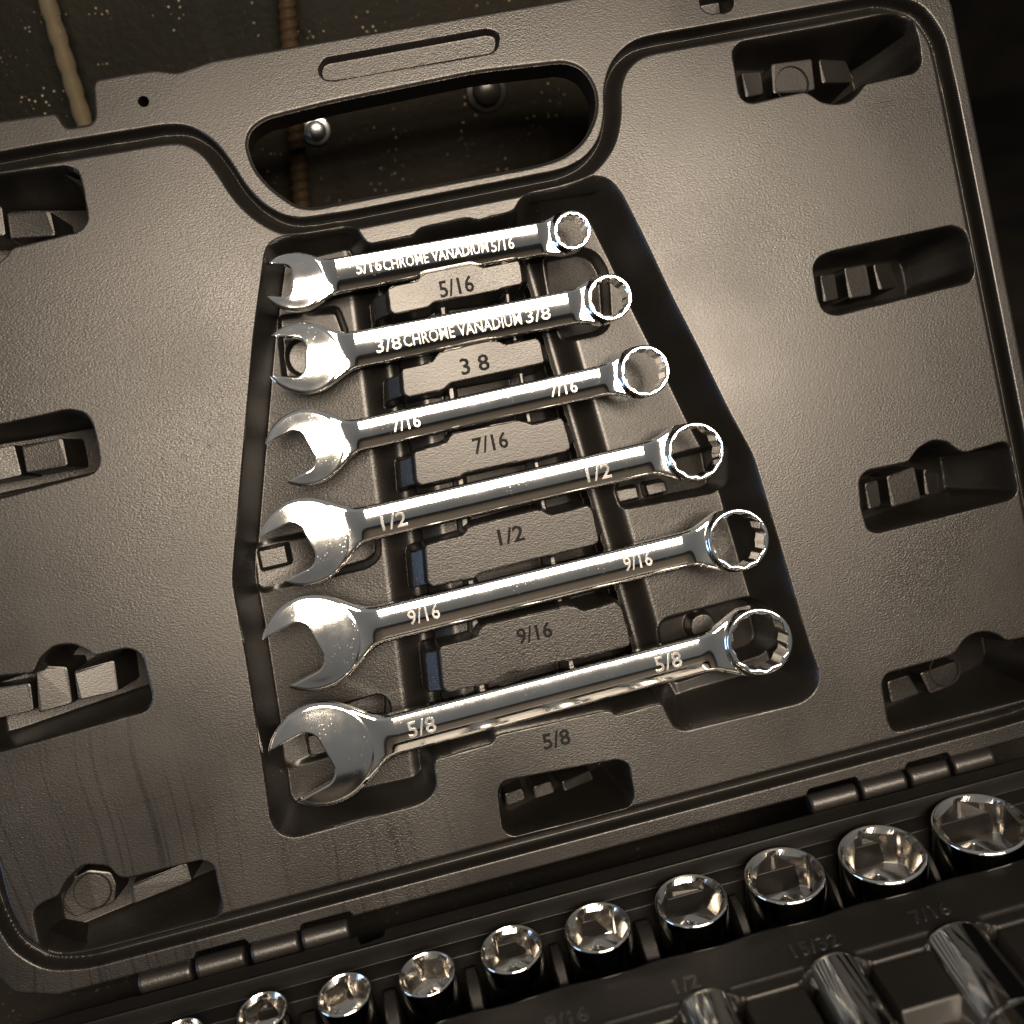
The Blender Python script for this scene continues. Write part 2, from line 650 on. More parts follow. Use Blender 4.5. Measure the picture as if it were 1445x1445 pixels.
# ================================================================== SETTING: ground and backing wall
def gritty(name, dark, rust, speck):
    m, nt, b = mat(name)
    L = nt.links.new
    tc = nt.nodes.new('ShaderNodeTexCoord')
    a = nt.nodes.new('ShaderNodeTexNoise'); a.inputs['Scale'].default_value = 9; a.inputs['Detail'].default_value = 8
    L(tc.outputs['Object'], a.inputs['Vector'])
    c = ramp(nt, a.outputs[0], [(0.35, dark), (0.7, rust)])
    s = nt.nodes.new('ShaderNodeTexVoronoi'); s.inputs['Scale'].default_value = 420
    L(tc.outputs['Object'], s.inputs['Vector'])
    sp = ramp(nt, s.outputs['Distance'], [(0.10, (1,) * 3), (0.20, (0,) * 3)])
    wn = nt.nodes.new('ShaderNodeTexNoise'); wn.inputs['Scale'].default_value = 60; wn.inputs['Detail'].default_value = 3
    L(tc.outputs['Object'], wn.inputs['Vector'])
    wr = ramp(nt, wn.outputs[0], [(0.5, (0,) * 3), (0.62, (1,) * 3)])
    mu = nt.nodes.new('ShaderNodeMath'); mu.operation = 'MULTIPLY'
    L(sp.outputs[0], mu.inputs[0]); L(wr.outputs[0], mu.inputs[1])
    mx = nt.nodes.new('ShaderNodeMix'); mx.data_type = 'RGBA'
    L(mu.outputs[0], mx.inputs['Factor']); L(c.outputs[0], mx.inputs['A']); mx.inputs['B'].default_value = (*speck, 1)
    L(mx.outputs['Result'], b.inputs['Base Color'])
    f = nt.nodes.new('ShaderNodeTexNoise'); f.inputs['Scale'].default_value = 350; f.inputs['Detail'].default_value = 6
    L(tc.outputs['Object'], f.inputs['Vector'])
    bp = nt.nodes.new('ShaderNodeBump'); bp.inputs['Strength'].default_value = 0.22; bp.inputs['Distance'].default_value = 0.0012
    L(f.outputs[0], bp.inputs['Height']); L(bp.outputs[0], b.inputs['Normal'])
    b.inputs['Roughness'].default_value = 0.55
    b.inputs['Specular IOR Level'].default_value = 0.04
    return m


MAT_WALL = gritty('grimy_dark_steel', (0.0010, 0.0012, 0.0007), (0.007, 0.0055, 0.0030), (0.13, 0.11, 0.075))
MAT_GROUND = gritty('dark_floor', (0.010, 0.010, 0.010), (0.022, 0.018, 0.014), (0.1, 0.09, 0.07))
MAT_RUST = gritty('rusty_steel', (0.009, 0.006, 0.0035), (0.030, 0.019, 0.010), (0.06, 0.04, 0.025))
MAT_ROD = gritty('tan_rod', (0.03, 0.025, 0.016), (0.065, 0.053, 0.035), (0.10, 0.08, 0.06))
MAT_ZINC = chrome('zinc_bolt', (0.55, 0.58, 0.58), 0.28, 0.1)
MAT_DARKBOLT = simple('painted_bolt', (0.008, 0.0075, 0.007), 0.35, spec=0.3)

WALL_Y = 165.0
gv = [(-3000, -2500, 0), (3000, -2500, 0), (3000, 2500, 0), (-3000, 2500, 0)]
ground = link('ground', mesh_np('ground', gv, ([[0, 1, 2, 3]], []), smooth=False), Matrix.Identity(4), None, MAT_GROUND)
tag(ground, kind='structure')
# backing sheet of folded dark steel, a shallow rib pressed into it
ribx = [-900, -64, -58, -30, -24, 28, 33, 55, 60, 150]
riby = [0, 0, 0.5, 0.5, 0, 0, -0.5, -0.5, 0, 0]
V, Q = [], []
for x, y in zip(ribx, riby):
    V += [(x, y, 0), (x, y, 900), (x, 20, 900), (x, 20, 0)]
for i in range(len(ribx) - 1):
    a, b_ = i * 4, i * 4 + 4
    Q += [[a, b_, b_ + 1, a + 1], [a + 1, b_ + 1, b_ + 2, a + 2], [a + 2, b_ + 2, b_ + 3, a + 3]]
wall = link('backing_wall', mesh_np('backing_wall', V, (Q, []), smooth=False), Matrix.Translation((0, WALL_Y * MM, 0)), None, MAT_WALL)
tag(wall, kind='structure')

# the dark end of the room far behind
fv = [(-4000, 2450, -5), (4000, 2450, -5), (4000, 2450, 4000), (-4000, 2450, 4000)]
far = link('far_wall', mesh_np('far_wall', fv, ([[0, 1, 2, 3]], []), smooth=False), Matrix.Identity(4), None, MAT_GROUND)
tag(far, kind='structure')

# threaded rod standing in front of the wall, its thread a real helix
a3, b3 = wp(400, -60, WALL_Y - 9), wp(428, 330, WALL_Y - 9)
axis = (a3 - b3); ln = axis.length; axis.normalize()
V, Q = [], []
nt_, per, rad = 20, 6, 3.6
pitch = 3.4
L0, L1 = -60.0, ln + 120
nr = int((L1 - L0) / pitch * per)
for k in range(nr + 1):
    z = L0 + (L1 - L0) * k / nr
    for i in range(nt_):
        a = 2 * math.pi * i / nt_
        ph = (z / pitch - i / nt_) % 1.0
        r = rad - 0.75 * abs(2 * ph - 1) ** 1.0
        V.append((r * math.cos(a), r * math.sin(a), z))
for k in range(nr):
    for i in range(nt_):
        j = (i + 1) % nt_
        Q.append([k * nt_ + i, k * nt_ + j, (k + 1) * nt_ + j, (k + 1) * nt_ + i])
me = mesh_np('threaded_rod', V, (Q, []))
Mrod = Matrix.Translation(b3 * MM) @ axis.to_track_quat('Z', 'Y').to_matrix().to_4x4()
rod = link('threaded_rod', me, Mrod, None, MAT_RUST)
tag(rod, 'rusty threaded rod seen through the handle opening of the case', 'threaded rod')

# tan rod at the upper left
a3, b3 = wp(48, -60, WALL_Y - 10), wp(124, 190, WALL_Y - 10)
axis = (a3 - b3); ln = axis.length; axis.normalize()
prof = [(2.9 + 0.2 * math.sin(k * 2.1) + (0.3 if k % 3 == 0 else 0), -60 + (ln + 110) * k / 60) for k in range(61)]
V, Q, P = lathe(prof, 18, cap0=True, cap1=True)
rod2 = link('tan_rod', mesh_np('tan_rod', V, (Q, P)), Matrix.Translation(b3 * MM) @ axis.to_track_quat('Z', 'Y').to_matrix().to_4x4(), None, MAT_ROD)
tag(rod2, 'blurred tan rod standing behind the top left corner of the case', 'rod')


def bolt(px, py, r, name, label, material, Y=WALL_Y):
    c = wp(px, py, Y)
    M = Matrix.Translation(c * MM) @ Matrix.Rotation(math.radians(90), 4, 'X')
    e = empty(name, M, label, 'bolt')
    V, Q, P = lathe([(r * 1.45, -1), (r * 1.45, 0.8), (r * 1.3, 1.2), (0.2, 1.25)], 32, cap0=True, cap1=True)
    link('washer', mesh_np('washer', V, (Q, P)), M, e, material)
    prof = [(r, 1.0), (r, 2.0)] + [(r * math.cos(t), 2.0 + r * 0.55 * math.sin(t)) for t in np.linspace(0.1, 1.45, 7)]
    V, Q, P = lathe(prof, 32, cap1=True)
    link('head', mesh_np('head', V, (Q, P)), M, e, material)


bolt(446, 184, 3.8, 'zinc_bolt', 'small shiny bolt head beside the rusty threaded rod, inside the handle opening', MAT_ZINC, WALL_Y)
bolt(686, 128, 5.6, 'dark_bolt', 'dark domed bolt head under the upper edge of the handle opening', MAT_DARKBOLT, WALL_Y)

# ================================================================== TOOL CASE
CASE = empty('tool_case', Matrix.Identity(4), 'black plastic tool case standing open with its lid leaning back', 'tool case')

# ------------------------------------------------------------------ lid sheet
GL = 0.36
lid = Field(-196, 186, -120, 156, GL)

# groove between flange and inner panel
gpts_px = [(235, 187), (263, 187), (294, 204), (318, 235), (339, 270), (367, 298), (398, 315), (426, 319), (500, 308),
           (757, 257), (798, 249), (831, 232), (856, 199), (863, 158), (861, 125), (871, 91), (895, 68), (923, 60)]
gp = [tuple(p) for p in lps(gpts_px)]
gl = [(-171.0, 133.5)] + [(-112, 133.5)] + gp + [(100, 132.4), (152, 132.2), (163, 127.5), (167.5, 118), (168, 100), (168, -85), (166, -95), (158, -102.3), (145, -103),
      (-155, -103), (-166, -100.5), (-173, -93), (-175.5, -82), (-175.5, 112), (-175, 124)]
groove = rounded(np.array(gl), 4, 4)
dG = sd_poly(groove, lid.X, lid.Y)
s = -dG + 2.0                       # distance in from the flange edge
tg = np.clip((s - 1.0) / 4.4, 0, 1)
drop = sst(s / 0.6) * (1 - (0.55 * tg + 0.45 * sst(tg)))
lid.Z += -6.0 * drop
# the flange stands a touch proud of the panel
lid.Z += 0.5 * (1 - sst((s + 0.4) / 0.5))

# handle slot (shallow), latch recess
slot = rounded(lps([(449, 100), (456, 84), (690, 42), (704, 48), (702, 68), (694, 75), (470, 114), (455, 112)]), 3.5)
lid.level(slot, -2.4, 0.5, 0.15)
notch = rounded(lps([(985, -12), (1030, -20), (1034, 10), (1026, 17), (1003, 20), (990, 14)]), 1.6)
lid.level(notch, -9, 0.8, 0.2)

POCKETS = {
    'R1': [(1036, 72), (1045, 62), (1164, 41), (1270, 19), (1285, 28), (1294, 57), (1298, 89), (1289, 100), (1219, 115), (1212, 126), (1198, 140), (1179, 144), (1160, 141), (1143, 129), (1134, 126), (1058, 143), (1047, 136)],
    'R2': [(1150, 376), (1157, 365), (1173, 358), (1343, 321), (1359, 327), (1368, 343), (1374, 376), (1368, 395), (1180, 442), (1165, 438), (1158, 423)],
    'R3': [(1215, 677), (1223, 667), (1283, 655), (1296, 636), (1316, 624), (1336, 626), (1353, 639), (1363, 642), (1416, 626), (1426, 632), (1434, 692), (1426, 702), (1236, 750), (1226, 745), (1218, 715)],
    'R4': [(1247, 963), (1252, 953), (1286, 944), (1344, 928), (1353, 919), (1362, 905), (1376, 896), (1394, 894), (1409, 899), (1421, 908), (1445, 903), (1475, 897), (1488, 903), (1497, 955), (1490, 970), (1445, 984), (1272, 1029), (1263, 1030), (1256, 1018)],
    'L1': [(-135, 275), (0, 249), (93, 237), (107, 242), (114, 270), (121, 311), (112, 323), (16, 346), (10, 356), (-6, 370), (-30, 374), (-50, 368), (-62, 362), (-125, 376)],
    'L2': [(-105, 625), (0, 603), (97, 581), (119, 585), (129, 603), (138, 650), (133, 664), (0, 700), (-92, 722)],
    'L3': [(-40, 970), (0, 957), (49, 953), (58, 932), (78, 914), (103, 912), (124, 922), (132, 930), (181, 918), (198, 926), (212, 986), (206, 1000), (0, 1058), (-26, 1062)],
    'L4': [(49, 1287), (62, 1276), (84, 1268), (95, 1245), (119, 1223), (152, 1225), (165, 1241), (181, 1243), (284, 1217), (299, 1223), (311, 1282), (305, 1293), (82, 1352), (62, 1348)],
    'B': [(705, 1115), (712, 1105), (872, 1075), (885, 1080), (892, 1125), (885, 1138), (725, 1178), (712, 1170)],
}
for k, p in POCKETS.items():
    q = rounded(lps(p), 1.4, 3)
    lo, hi = q[:, 0].min(), q[:, 0].max()
    # the floor falls away towards the right end
    lid.level(q, lambda X, Y, lo=lo, hi=hi: -15 - 27 * np.clip((X - lo) / (hi - lo), 0, 1), 2.2, 0.8)

PB = -9.0


PBLOCKS = []


def pblock(pts, lev=PB, slope=1.3):
    """island inside a pocket; traced at its own height; slope = drop (mm) from its left to its right end"""
    PBLOCKS.append((rounded(lps(pts, lev), 0.9, 4), lev, slope))


pblock([(1046, 102), (1076, 98), (1080, 130), (1052, 138)])
pblock([(1088, 90), (1148, 80), (1153, 124), (1140, 128), (1091, 132)])
pblock([(1155, 84), (1204, 76), (1216, 106), (1160, 118)], slope=6)
pblock([(1157, 388), (1180, 384), (1186, 421), (1162, 427)])
pblock([(1191, 378), (1225, 371), (1233, 415), (1198, 422)])
pblock([(1232, 373), (1266, 366), (1280, 400), (1240, 410)], slope=6)
pblock([(1220, 682), (1241, 677), (1246, 714), (1225, 720)])
pblock([(1251, 672), (1293, 658), (1303, 704), (1258, 716)])
pblock([(1303, 662), (1336, 668), (1334, 697), (1306, 699)], slope=5)
pblock([(1252, 962), (1284, 953), (1301, 980), (1258, 993)])
pblock([(1298, 950), (1355, 934), (1358, 958), (1344, 970), (1312, 979)], slope=2)
pblock([(-60, 300), (0, 288), (6, 330), (-50, 342)])
pblock([(9, 300), (62, 290), (70, 326), (14, 338)], slope=6)
pblock([(-60, 645), (18, 627), (29, 671), (-55, 690)])
pblock([(30, 628), (80, 617), (88, 656), (37, 668)], slope=6)
pblock([(-25, 972), (41, 965), (46, 1004), (-20, 1018)])
pblock([(50, 938), (93, 942), (101, 994), (54, 1006)])
pblock([(104, 946), (158, 934), (164, 978), (110, 988)], slope=3)
pblock([(88, 1268), (100, 1240), (125, 1228), (155, 1233), (163, 1250), (160, 1276), (132, 1286), (105, 1294), (90, 1284)])
pblock([(186, 1247), (260, 1224), (268, 1250), (186, 1276)], slope=4)
pblock([(712, 1120), (738, 1114), (742, 1130), (714, 1138)])
pblock([(752, 1110), (778, 1104), (784, 1120), (754, 1128)])
pblock([(792, 1103), (836, 1093), (842, 1106), (795, 1117)], slope=5)
# ------------------------------------------------------------------ wrench bay
FLOOR = -18.0
CAV = [(377, 359), (381, 347), (401, 336), (488, 319), (500, 323), (507, 336), (519, 349), (586, 335), (594, 325), (661, 311), (673, 315), (728, 301), (736, 284), (748, 274), (838, 251), (858, 255), (873, 272), (905, 335), (945, 420), (985, 498), (1022, 575), (1060, 645), (1090, 745), (1115, 830), (1137, 905), (1153, 950), (1150, 972), (1132, 988), (967, 1028), (955, 1025), (947, 1010), (939, 993), (931, 989), (870, 1006), (867, 1001), (853, 999), (704, 1033), (696, 1037), (693, 1046), (612, 1068), (608, 1080), (612, 1110), (602, 1125), (585, 1133), (415, 1178), (397, 1174), (386, 1158), (376, 1085), (352, 930), (332, 820), (335, 780), (347, 640), (362, 470)]
cav = rounded(lps(CAV), 3.0, 4)
BL, BR = lps([(549, 380), (622, 960)], -8), lps([(748, 380), (898, 900)], -8)      # lines along the block ends


def bay_floor(X, Y):
    xl = BL[0, 0] + (BL[1, 0] - BL[0, 0]) * (Y - BL[0, 1]) / (BL[1, 1] - BL[0, 1])
    xr = BR[0, 0] + (BR[1, 0] - BR[0, 0]) * (Y - BR[0, 1]) / (BR[1, 1] - BR[0, 1])
    z = np.full_like(X, FLOOR)
    # shade shaped in: floors tilted, with troughs beside the blocks, to stay dark
    dl, dr = np.clip(xl - X, 0, 60), np.clip(X - xr, 0, 80)
    z += np.where(X < xl, -0.15 * (dl - 20), 0) + np.where(X > xr, -0.12 * (dr - 22), 0)
    z += np.where((X >= xl) & (X <= xr), -0.3 * (X - (xl + xr) / 2), 0)
    z -= 8 * (1 - sst(np.abs(X - xl + 3) / 10.5)) + 7 * (1 - sst(np.abs(X - xr - 2) / 8.5))
    return z


lid.level(cav, bay_floor, lambda X, Y: 3.2 + 4.2 * sst((X - 10) / 40), 0.9, 0.6)


def sub(pts, dep, draft=1.6):
    q = rounded(lps(pts, FLOOR), 2.2, 4)
    xm = q[:, 0].mean()
    lid.level(q, lambda X, Y: FLOOR - dep - 0.30 * (X - xm), draft, 0.5)


sub([(352, 772), (372, 764), (525, 735), (534, 745), (536, 786), (520, 800), (368, 838), (358, 830)], 9)
sub([(390, 1024), (538, 980), (550, 992), (548, 1040), (405, 1090), (394, 1078)], 9)
sub([(766, 362), (820, 349), (843, 357), (858, 381), (862, 455), (850, 470), (799, 482), (785, 475), (770, 416)], 5)
sub([(866, 690), (880, 660), (1012, 628), (1022, 684), (1010, 694), (876, 718)], 9)
sub([(927, 884), (937, 873), (1060, 844), (1079, 850), (1092, 905), (1082, 922), (950, 962), (935, 950)], 9)
sub([(390, 446), (476, 432), (490, 470), (496, 520), (470, 530), (400, 540)], 2.5)


def subblock(pts, lev):
    lid.level(rounded(lps(pts, lev), 0.8, 3), lev, 0.6, 0.2)


subblock([(362, 776), (404, 766), (410, 796), (368, 806)], FLOOR - 1.5)
subblock([(868, 690), (900, 684), (905, 704), (874, 711)], FLOOR - 1.5)
subblock([(908, 682), (940, 676), (945, 696), (913, 702)], FLOOR - 1.5)
subblock([(430, 1038), (470, 1028), (476, 1062), (436, 1070)], FLOOR - 2)
for (px, py, r, lev) in [(432, 505, 28, FLOOR - 2.5), (992, 884, 21, FLOOR - 1.0)]:
    c = lp(px, py, lev); c2 = lp(px + r, py, lev)
    th = np.linspace(0, 2 * math.pi, 33)[:-1]
    lid.level(np.c_[c[0] + (c2[0] - c[0]) * np.cos(th), c[1] + (c2[0] - c[0]) * np.sin(th)], lev + 0.4, 0.8, 0.3)

BLK = -1.0
BLOCKS = [
    [(547, 406), (591, 395), (593, 390), (601, 385), (663, 372), (674, 374), (682, 378), (730, 367), (734, 371), (738, 400), (686, 413), (674, 415), (611, 427), (605, 433), (557, 444), (551, 438)],
    [(567, 521), (611, 510), (614, 504), (620, 498), (628, 495), (690, 481), (703, 481), (713, 486), (757, 477), (762, 481), (769, 512), (711, 525), (636, 540), (624, 551), (574, 560), (570, 554)],
    [(584, 638), (631, 624), (633, 618), (640, 612), (729, 593), (741, 595), (751, 600), (791, 589), (795, 593), (806, 631), (802, 636), (758, 647), (736, 651), (656, 667), (649, 673), (593, 685), (588, 678)],
    [(600, 769), (656, 754), (658, 748), (666, 742), (753, 720), (765, 720), (775, 727), (831, 713), (835, 718), (846, 762), (842, 768), (795, 780), (770, 786), (679, 808), (671, 815), (610, 828), (604, 822)],
    [(620, 913), (673, 899), (676, 888), (687, 881), (801, 855), (812, 856), (822, 862), (870, 849), (878, 860), (891, 907), (887, 913), (823, 929), (804, 932), (709, 953), (698, 963), (632, 978), (626, 971)],
]
# saddles that carry the shafts, between and under the blocks
for band in ([(608, 346), (624, 343), (694, 1016), (676, 1020)], [(694, 328), (708, 325), (822, 978), (805, 982)]):
    lid.level(rounded(lps(band, -6), 0.5, 2), -7.0, 1.0, 0.3)
for b_ in BLOCKS:
    q = lps(b_, BLK)
    left_top, left_bot = q[0], q[-2]
    dirv = np.array([math.cos(math.radians(0)), 0])
    rp = np.array([left_top + (1.0, -0.2), left_bot + (1.0, 0.3), left_bot + (-6.8, -0.5), left_top + (-5.6, -0.8)])
    xr = (left_top[0] + left_bot[0]) / 2
    lid.level(rounded(rp, 0.9, 3), lambda X, Y, x0=xr: BLK - 1.0 - 5.5 * np.clip((x0 - X) / 6.5, 0, 1.2), 0.7, 0.3)
    # right end ramp
    rt, rb = q[np.argmax(q[:, 0] + q[:, 1])], q[np.argmax(q[:, 0] - q[:, 1])]
    xr2 = (rt[0] + rb[0]) / 2
    rp = np.array([rt + (-1, -0.6), rt + (3.6, -1.6), rb + (3.6, 0.4), rb + (-1, 0.6)])
    lid.level(rounded(rp, 0.9, 3), lambda X, Y, x0=xr2: BLK - 1.2 - 7 * np.clip((X - x0) / 3.6, 0, 1.2), 0.7, 0.3)
    ym = q[:, 1].mean()
    lid.level(rounded(q, 0.8, 3), lambda X, Y, ym=ym: BLK + 0.075 * (Y - ym), -0.05, 0.85, 0.3)
# pads carrying the wrench heads and rings at their far ends are the saddles above

# outline of the whole lid
top_px = [(0, 170), (78, 159), (84, 166), (93, 181), (128, 175), (134, 167), (131, 120), (136, 112), (180, 104), (218, 98), (250, 102), (262, 98), (300, 85), (794, 0)]
tl = lps(top_px)
ol = [(-186, 138), (-160, 143.5)] + [tuple(p) for p in tl] + [(70, 150.2), (78, 147), (84, 145.5), (160, 145.0), (170, 140), (174.2, 128),
      (174.2, -95), (170, -106), (160, -111.0), (-165, -111.0), (-177, -107), (-183, -97)]
outl = rounded(np.array(ol), 1.5, 3)
D = sd_poly(outl, lid.X, lid.Y)
HOLE = [(348, 203), (354, 183), (375, 168), (466, 145), (674, 102), (798, 88), (823, 98), (840, 125), (842, 158), (827, 195), (798, 220), (757, 233), (549, 272), (441, 293), (416, 289), (383, 266), (358, 237)]
hole = rounded(lps(HOLE, 0.5), 6, 5)
dh = sd_poly(hole, lid.X, lid.Y)
lid.Z -= 0.7 * (1 - sst(dh / 0.9)) * (dh < 2)
D = np.maximum(D, -dh)
c = lp(203, 144); D = np.maximum(D, -(np.hypot(lid.X - c[0], lid.Y - c[1]) - 1.65))
# hinge gaps in the flange for the tray's knuckles
for (xa, xb, py) in [(278, 350, 1346), (427, 497, 1306), (1139, 1208, 1106), (1278, 1337, 1070)]:
    a = lp(xa, py); b2 = lp(xb, py)
    lid.level(rounded(np.array([[a[0] - .6, -109.2], [b2[0] + .6, -109.2], [b2[0] + .6, -118], [a[0] - .6, -118]]), 1.2), -9, 0.6, 0.2)
# rounded outer edge
lid.Z -= 0.8 * (1 - np.sqrt(np.clip(1 - np.clip(1 + sd_poly(outl, lid.X, lid.Y) / 0.8, 0, 1) ** 2, 0, 1)))

V, Q, P, NR = sheet(lid.xs, lid.ys, lid.Z, D, None, -11.0)
LID = link('lid', mesh_np('lid', V, (Q, P), NR), M_LID, CASE, MAT_LID)
LID['label'] = 'black plastic lid with moulded wrench bay, pockets and carrying handle'
# islands inside the pockets
for q, lev, slope in PBLOCKS:
    n_ = len(q)
    if np.sum(q[:, 0] * np.roll(q[:, 1], -1) - np.roll(q[:, 0], -1) * q[:, 1]) < 0: q = q[::-1]
    c_ = q.mean(0)
    lo, hi = q[:, 0].min(), q[:, 0].max()
    top = lev - slope * sst((q[:, 0] - lo - (hi - lo) * .25) / ((hi - lo) * .8))
    dr = (q - c_) / np.linalg.norm(q - c_, axis=1, keepdims=True)
    V = np.vstack([np.c_[q + dr * 1.2, np.full(n_, -42.0)], np.c_[q, top - 0.45], np.c_[q - dr * 0.14, top - 0.13], np.c_[q - dr * 0.5, top]])
    Q = [[k * n_ + i, k * n_ + (i + 1) % n_, (k + 1) * n_ + (i + 1) % n_, (k + 1) * n_ + i] for k in range(3) for i in range(n_)]
    link('pocket_block', mesh_np('pocket_block', V, (Q, [[3 * n_ + i for i in range(n_)]]), smooth=False), M_LID, LID, MAT_LID)
for (px, py, r) in [(1118, 118, 23), (130, 1258, 26), (1334, 946, 21)]:
    c = lp(px, py, PB); rr_ = lp(px + r, py, PB)[0] - c[0]
    V, Q, P = lathe([(rr_, PB - 0.3), (rr_ + 0.22, PB + 0.08), (rr_ + 0.45, PB - 0.3)], 40)
    link('ejector_ring', mesh_np('ejector_ring', V, (Q, P)), M_LID @ Matrix.Translation((c[0] * MM, c[1] * MM, 0)), LID, MAT_MARK)
# closed back shell behind the panel
bs = rounded(np.array([(-174, 131), (-112, 131), (-86, 112), (-72, 96), (62, 92), (88, 108), (92, 128), (150, 130), (166, 118), (166, -92), (155, -101), (-155, -101), (-172, -88)]), 6, 4)
V, Q, P = prism(bs, -56, -45)
link('back_shell', mesh_np('back_shell', V, (Q, P), smooth=False), M_LID, LID, MAT_TRAY)
n_ = len(bs)
V = np.vstack([np.c_[bs, np.full(n_, -45.2)], np.c_[bs * 1.0, np.full(n_, -6.0)]])
link('side_wall', mesh_np('side_wall', V, ([[i, (i + 1) % n_, n_ + (i + 1) % n_, n_ + i] for i in range(n_)], [])), M_LID, LID, MAT_TRAY)

# embossed size figures on the blocks
ang_w = lambda a, b: math.atan2(b[1] - a[1], b[0] - a[0])
for ib, (s_, px, py, wpx) in enumerate([('5/16', 644, 404, 48), ('3 8', 670, 514, 40), ('7/16', 692, 625, 49), ('1/2', 721, 755, 36), ('9/16', 754, 893, 50), ('5/8', 785, 1043, 39)]):
    z = 0.0 if s_ == '5/8' else BLK
    c = lp(px, py, z)
    tl_ = 0.0
    if ib < 5:
        tl_ = 0.075
        z += tl_ * (c[1] - lps(BLOCKS[ib], BLK)[:, 1].mean())
    w_ = wpx / 4.55
    me = text_mesh('size_figure', s_, height=4.9, width=w_, depth=0.16, bevel=0.10)
    link('size_figure', me, on_lid(c[0], c[1], z + 0.06, 0.0) @ Matrix.Rotation(math.atan(tl_), 4, 'X'), LID, MAT_MARK)

# ------------------------------------------------------------------ hinge knuckles
kn = [(198, 275, 1383), (278, 349, 1360), (356, 425, 1341), (427, 495, 1320), (1139, 1207, 1121), (1211, 1275, 1102), (1279, 1335, 1084), (1340, 1398, 1069)]
for xa, xb, y in kn:
    a = lp(xa, y + 0.25 * (xb - xa) / 2, 1); b2 = lp(xb, y - 0.25 * (xb - xa) / 2, 1)
    h = (b2[0] - a[0]) / 2 - 0.15
    R = 3.3
    prof = [(0.2, -h), (R - 1.0, -h), (R - 0.25, -h + 0.35), (R, -h + 1.1), (R, h - 1.1), (R - 0.25, h - 0.35), (R - 1.0, h), (0.2, h)]
    V, Q, P = lathe(dens(prof), 28, cap0=True, cap1=True)
    Mk = M_TRAY @ Matrix.Translation(((a[0] + b2[0]) / 2 * MM, -0.6 * MM, 0.6 * MM)) @ Matrix.Rotation(math.pi / 2, 4, 'Y')
    link('hinge_knuckle', mesh_np('hinge_knuckle', V, (Q, P)), Mk, CASE, MAT_LID)

# ------------------------------------------------------------------ tray sheet (x=u, y=-w)
GT = 0.5
tray = Field(-192, 184, -165, -1.0, GT)
T = tray
W = -T.Y
# flange, groove, number strip
T.Z[:] = 0
T.Z -= 5.0 * sst((W - 11.2) / 0.7)
T.Z += 0.7 * np.exp(-((W - 10.6) / 0.5) ** 2)
for (xa, xb, y) in [(198, 275, 1383), (356, 425, 1341), (1211, 1275, 1102), (1340, 1398, 1069)]:
    a = lp(xa, y); b2 = lp(xb, y)
    T.level(np.array([[a[0] - 1, 4], [b2[0] + 1, 4], [b2[0] + 1, -4.4], [a[0] - 1, -4.4]]), -7, 0.5, 0.1)
# black gap beside the left knuckle group
a = lp(500, 1315); b2 = lp(548, 1300)
T.level(rounded(np.array([[a[0], 4], [b2[0], 4], [b2[0] - 2, -7], [a[0] + 2, -8]]), 1), -10, 0.5, 0.1)
SOCK = [(1383, 1160, 63), (1245, 1203, 59), (1107, 1233, 55.5), (975, 1269, 51), (843, 1307, 47.5), (721, 1338, 45), (602, 1373, 41.5), (485, 1402, 39.5), (369, 1427, 37), (255, 1462, 33)]
SR = 0.0
spos = []
for px, py, r in SOCK:
    c = tp(px, py, SR)
    e = tp(px + r * .972, py - r * .236, SR)
    spos.append((c[0], c[1], np.hypot(*(e - c))))
extra = spos[0]
spos_all = [(extra[0] + 35, -29, 15.2)] + spos
# trough
TR0, TR1 = 18.8, 44.0
T.level(rounded(np.array([[-182, -TR0], [176, -TR0], [176, -TR1], [-182, -TR1]]), 2), -30, 1.6, 0.4)
# partitions between the sockets, sloping down towards the viewer
srt = sorted(spos_all)
for (x0, y0, r0), (x1, y1, r1) in zip(srt[:-1], srt[1:]):
    a, b2 = x0 + r0 + 0.9, x1 - r1 - 0.9
    if b2 - a < 2.0:
        m_ = (a + b2) / 2; a, b2 = m_ - 1.0, m_ + 1.0
    T.level(rounded(np.array([[a, -TR0 - 1.2], [b2, -TR0 - 1.2], [b2, -TR1 + 1], [a, -TR1 + 1]]), 1, 3),
            lambda X, Y: -7.5 - 11 * sst((-Y - TR0 - 5) / 18) , 1.0, 0.5)
# plateau in front of the sockets
T.level(np.array([[-200, -TR1], [200, -TR1], [200, -63], [-200, -63]]), lambda X, Y: -0.8 - 0.5 * np.cos((X + 5) / 29 * 2 * math.pi) * np.exp(-((-Y - TR1) / 3) ** 2), -0.1, 1.2)
# slots for the deep sockets, blocks between them
PL1 = 61.5
T.level(np.array([[-182, -PL1], [176, -PL1], [176, -150], [-182, -150]]), -16, 1.6, 0.5)
DEEP = []
for px, py, wpx in [(1337, 1304, 96), (1165, 1347, 76), (985, 1398, 78), (812, 1452, 70)]:
    c = tp(px, py, 1.0)
    DEEP.append((c[0] + 1.0, -c[1], wpx / 2 / 4.7))
du_ = [d[0] for d in DEEP]
bc = [(du_[0] + 19.5), (du_[0] + du_[1]) / 2 + 0.5, (du_[1] + du_[2]) / 2, (du_[2] + du_[3]) / 2, du_[3] - 18]
for x in bc:
    T.level(rounded(np.array([[x - 9.5, -PL1 - 1], [x + 9.5, -PL1 - 1], [x + 9.5, -84], [x - 9.5, -84]]), 2.4, 5),
            lambda X, Y: -2.2 - 9 * np.clip((-Y - 79) / 6, 0, 1), 1.3, 0.5)
    T.level(rounded(np.array([[x - 11.5, -PL1 + 2.5], [x + 11.5, -PL1 + 2.5], [x + 9, -PL1 - 2], [x - 9, -PL1 - 2]]), 1.4, 3), -1.6, 0.6, 0.4)
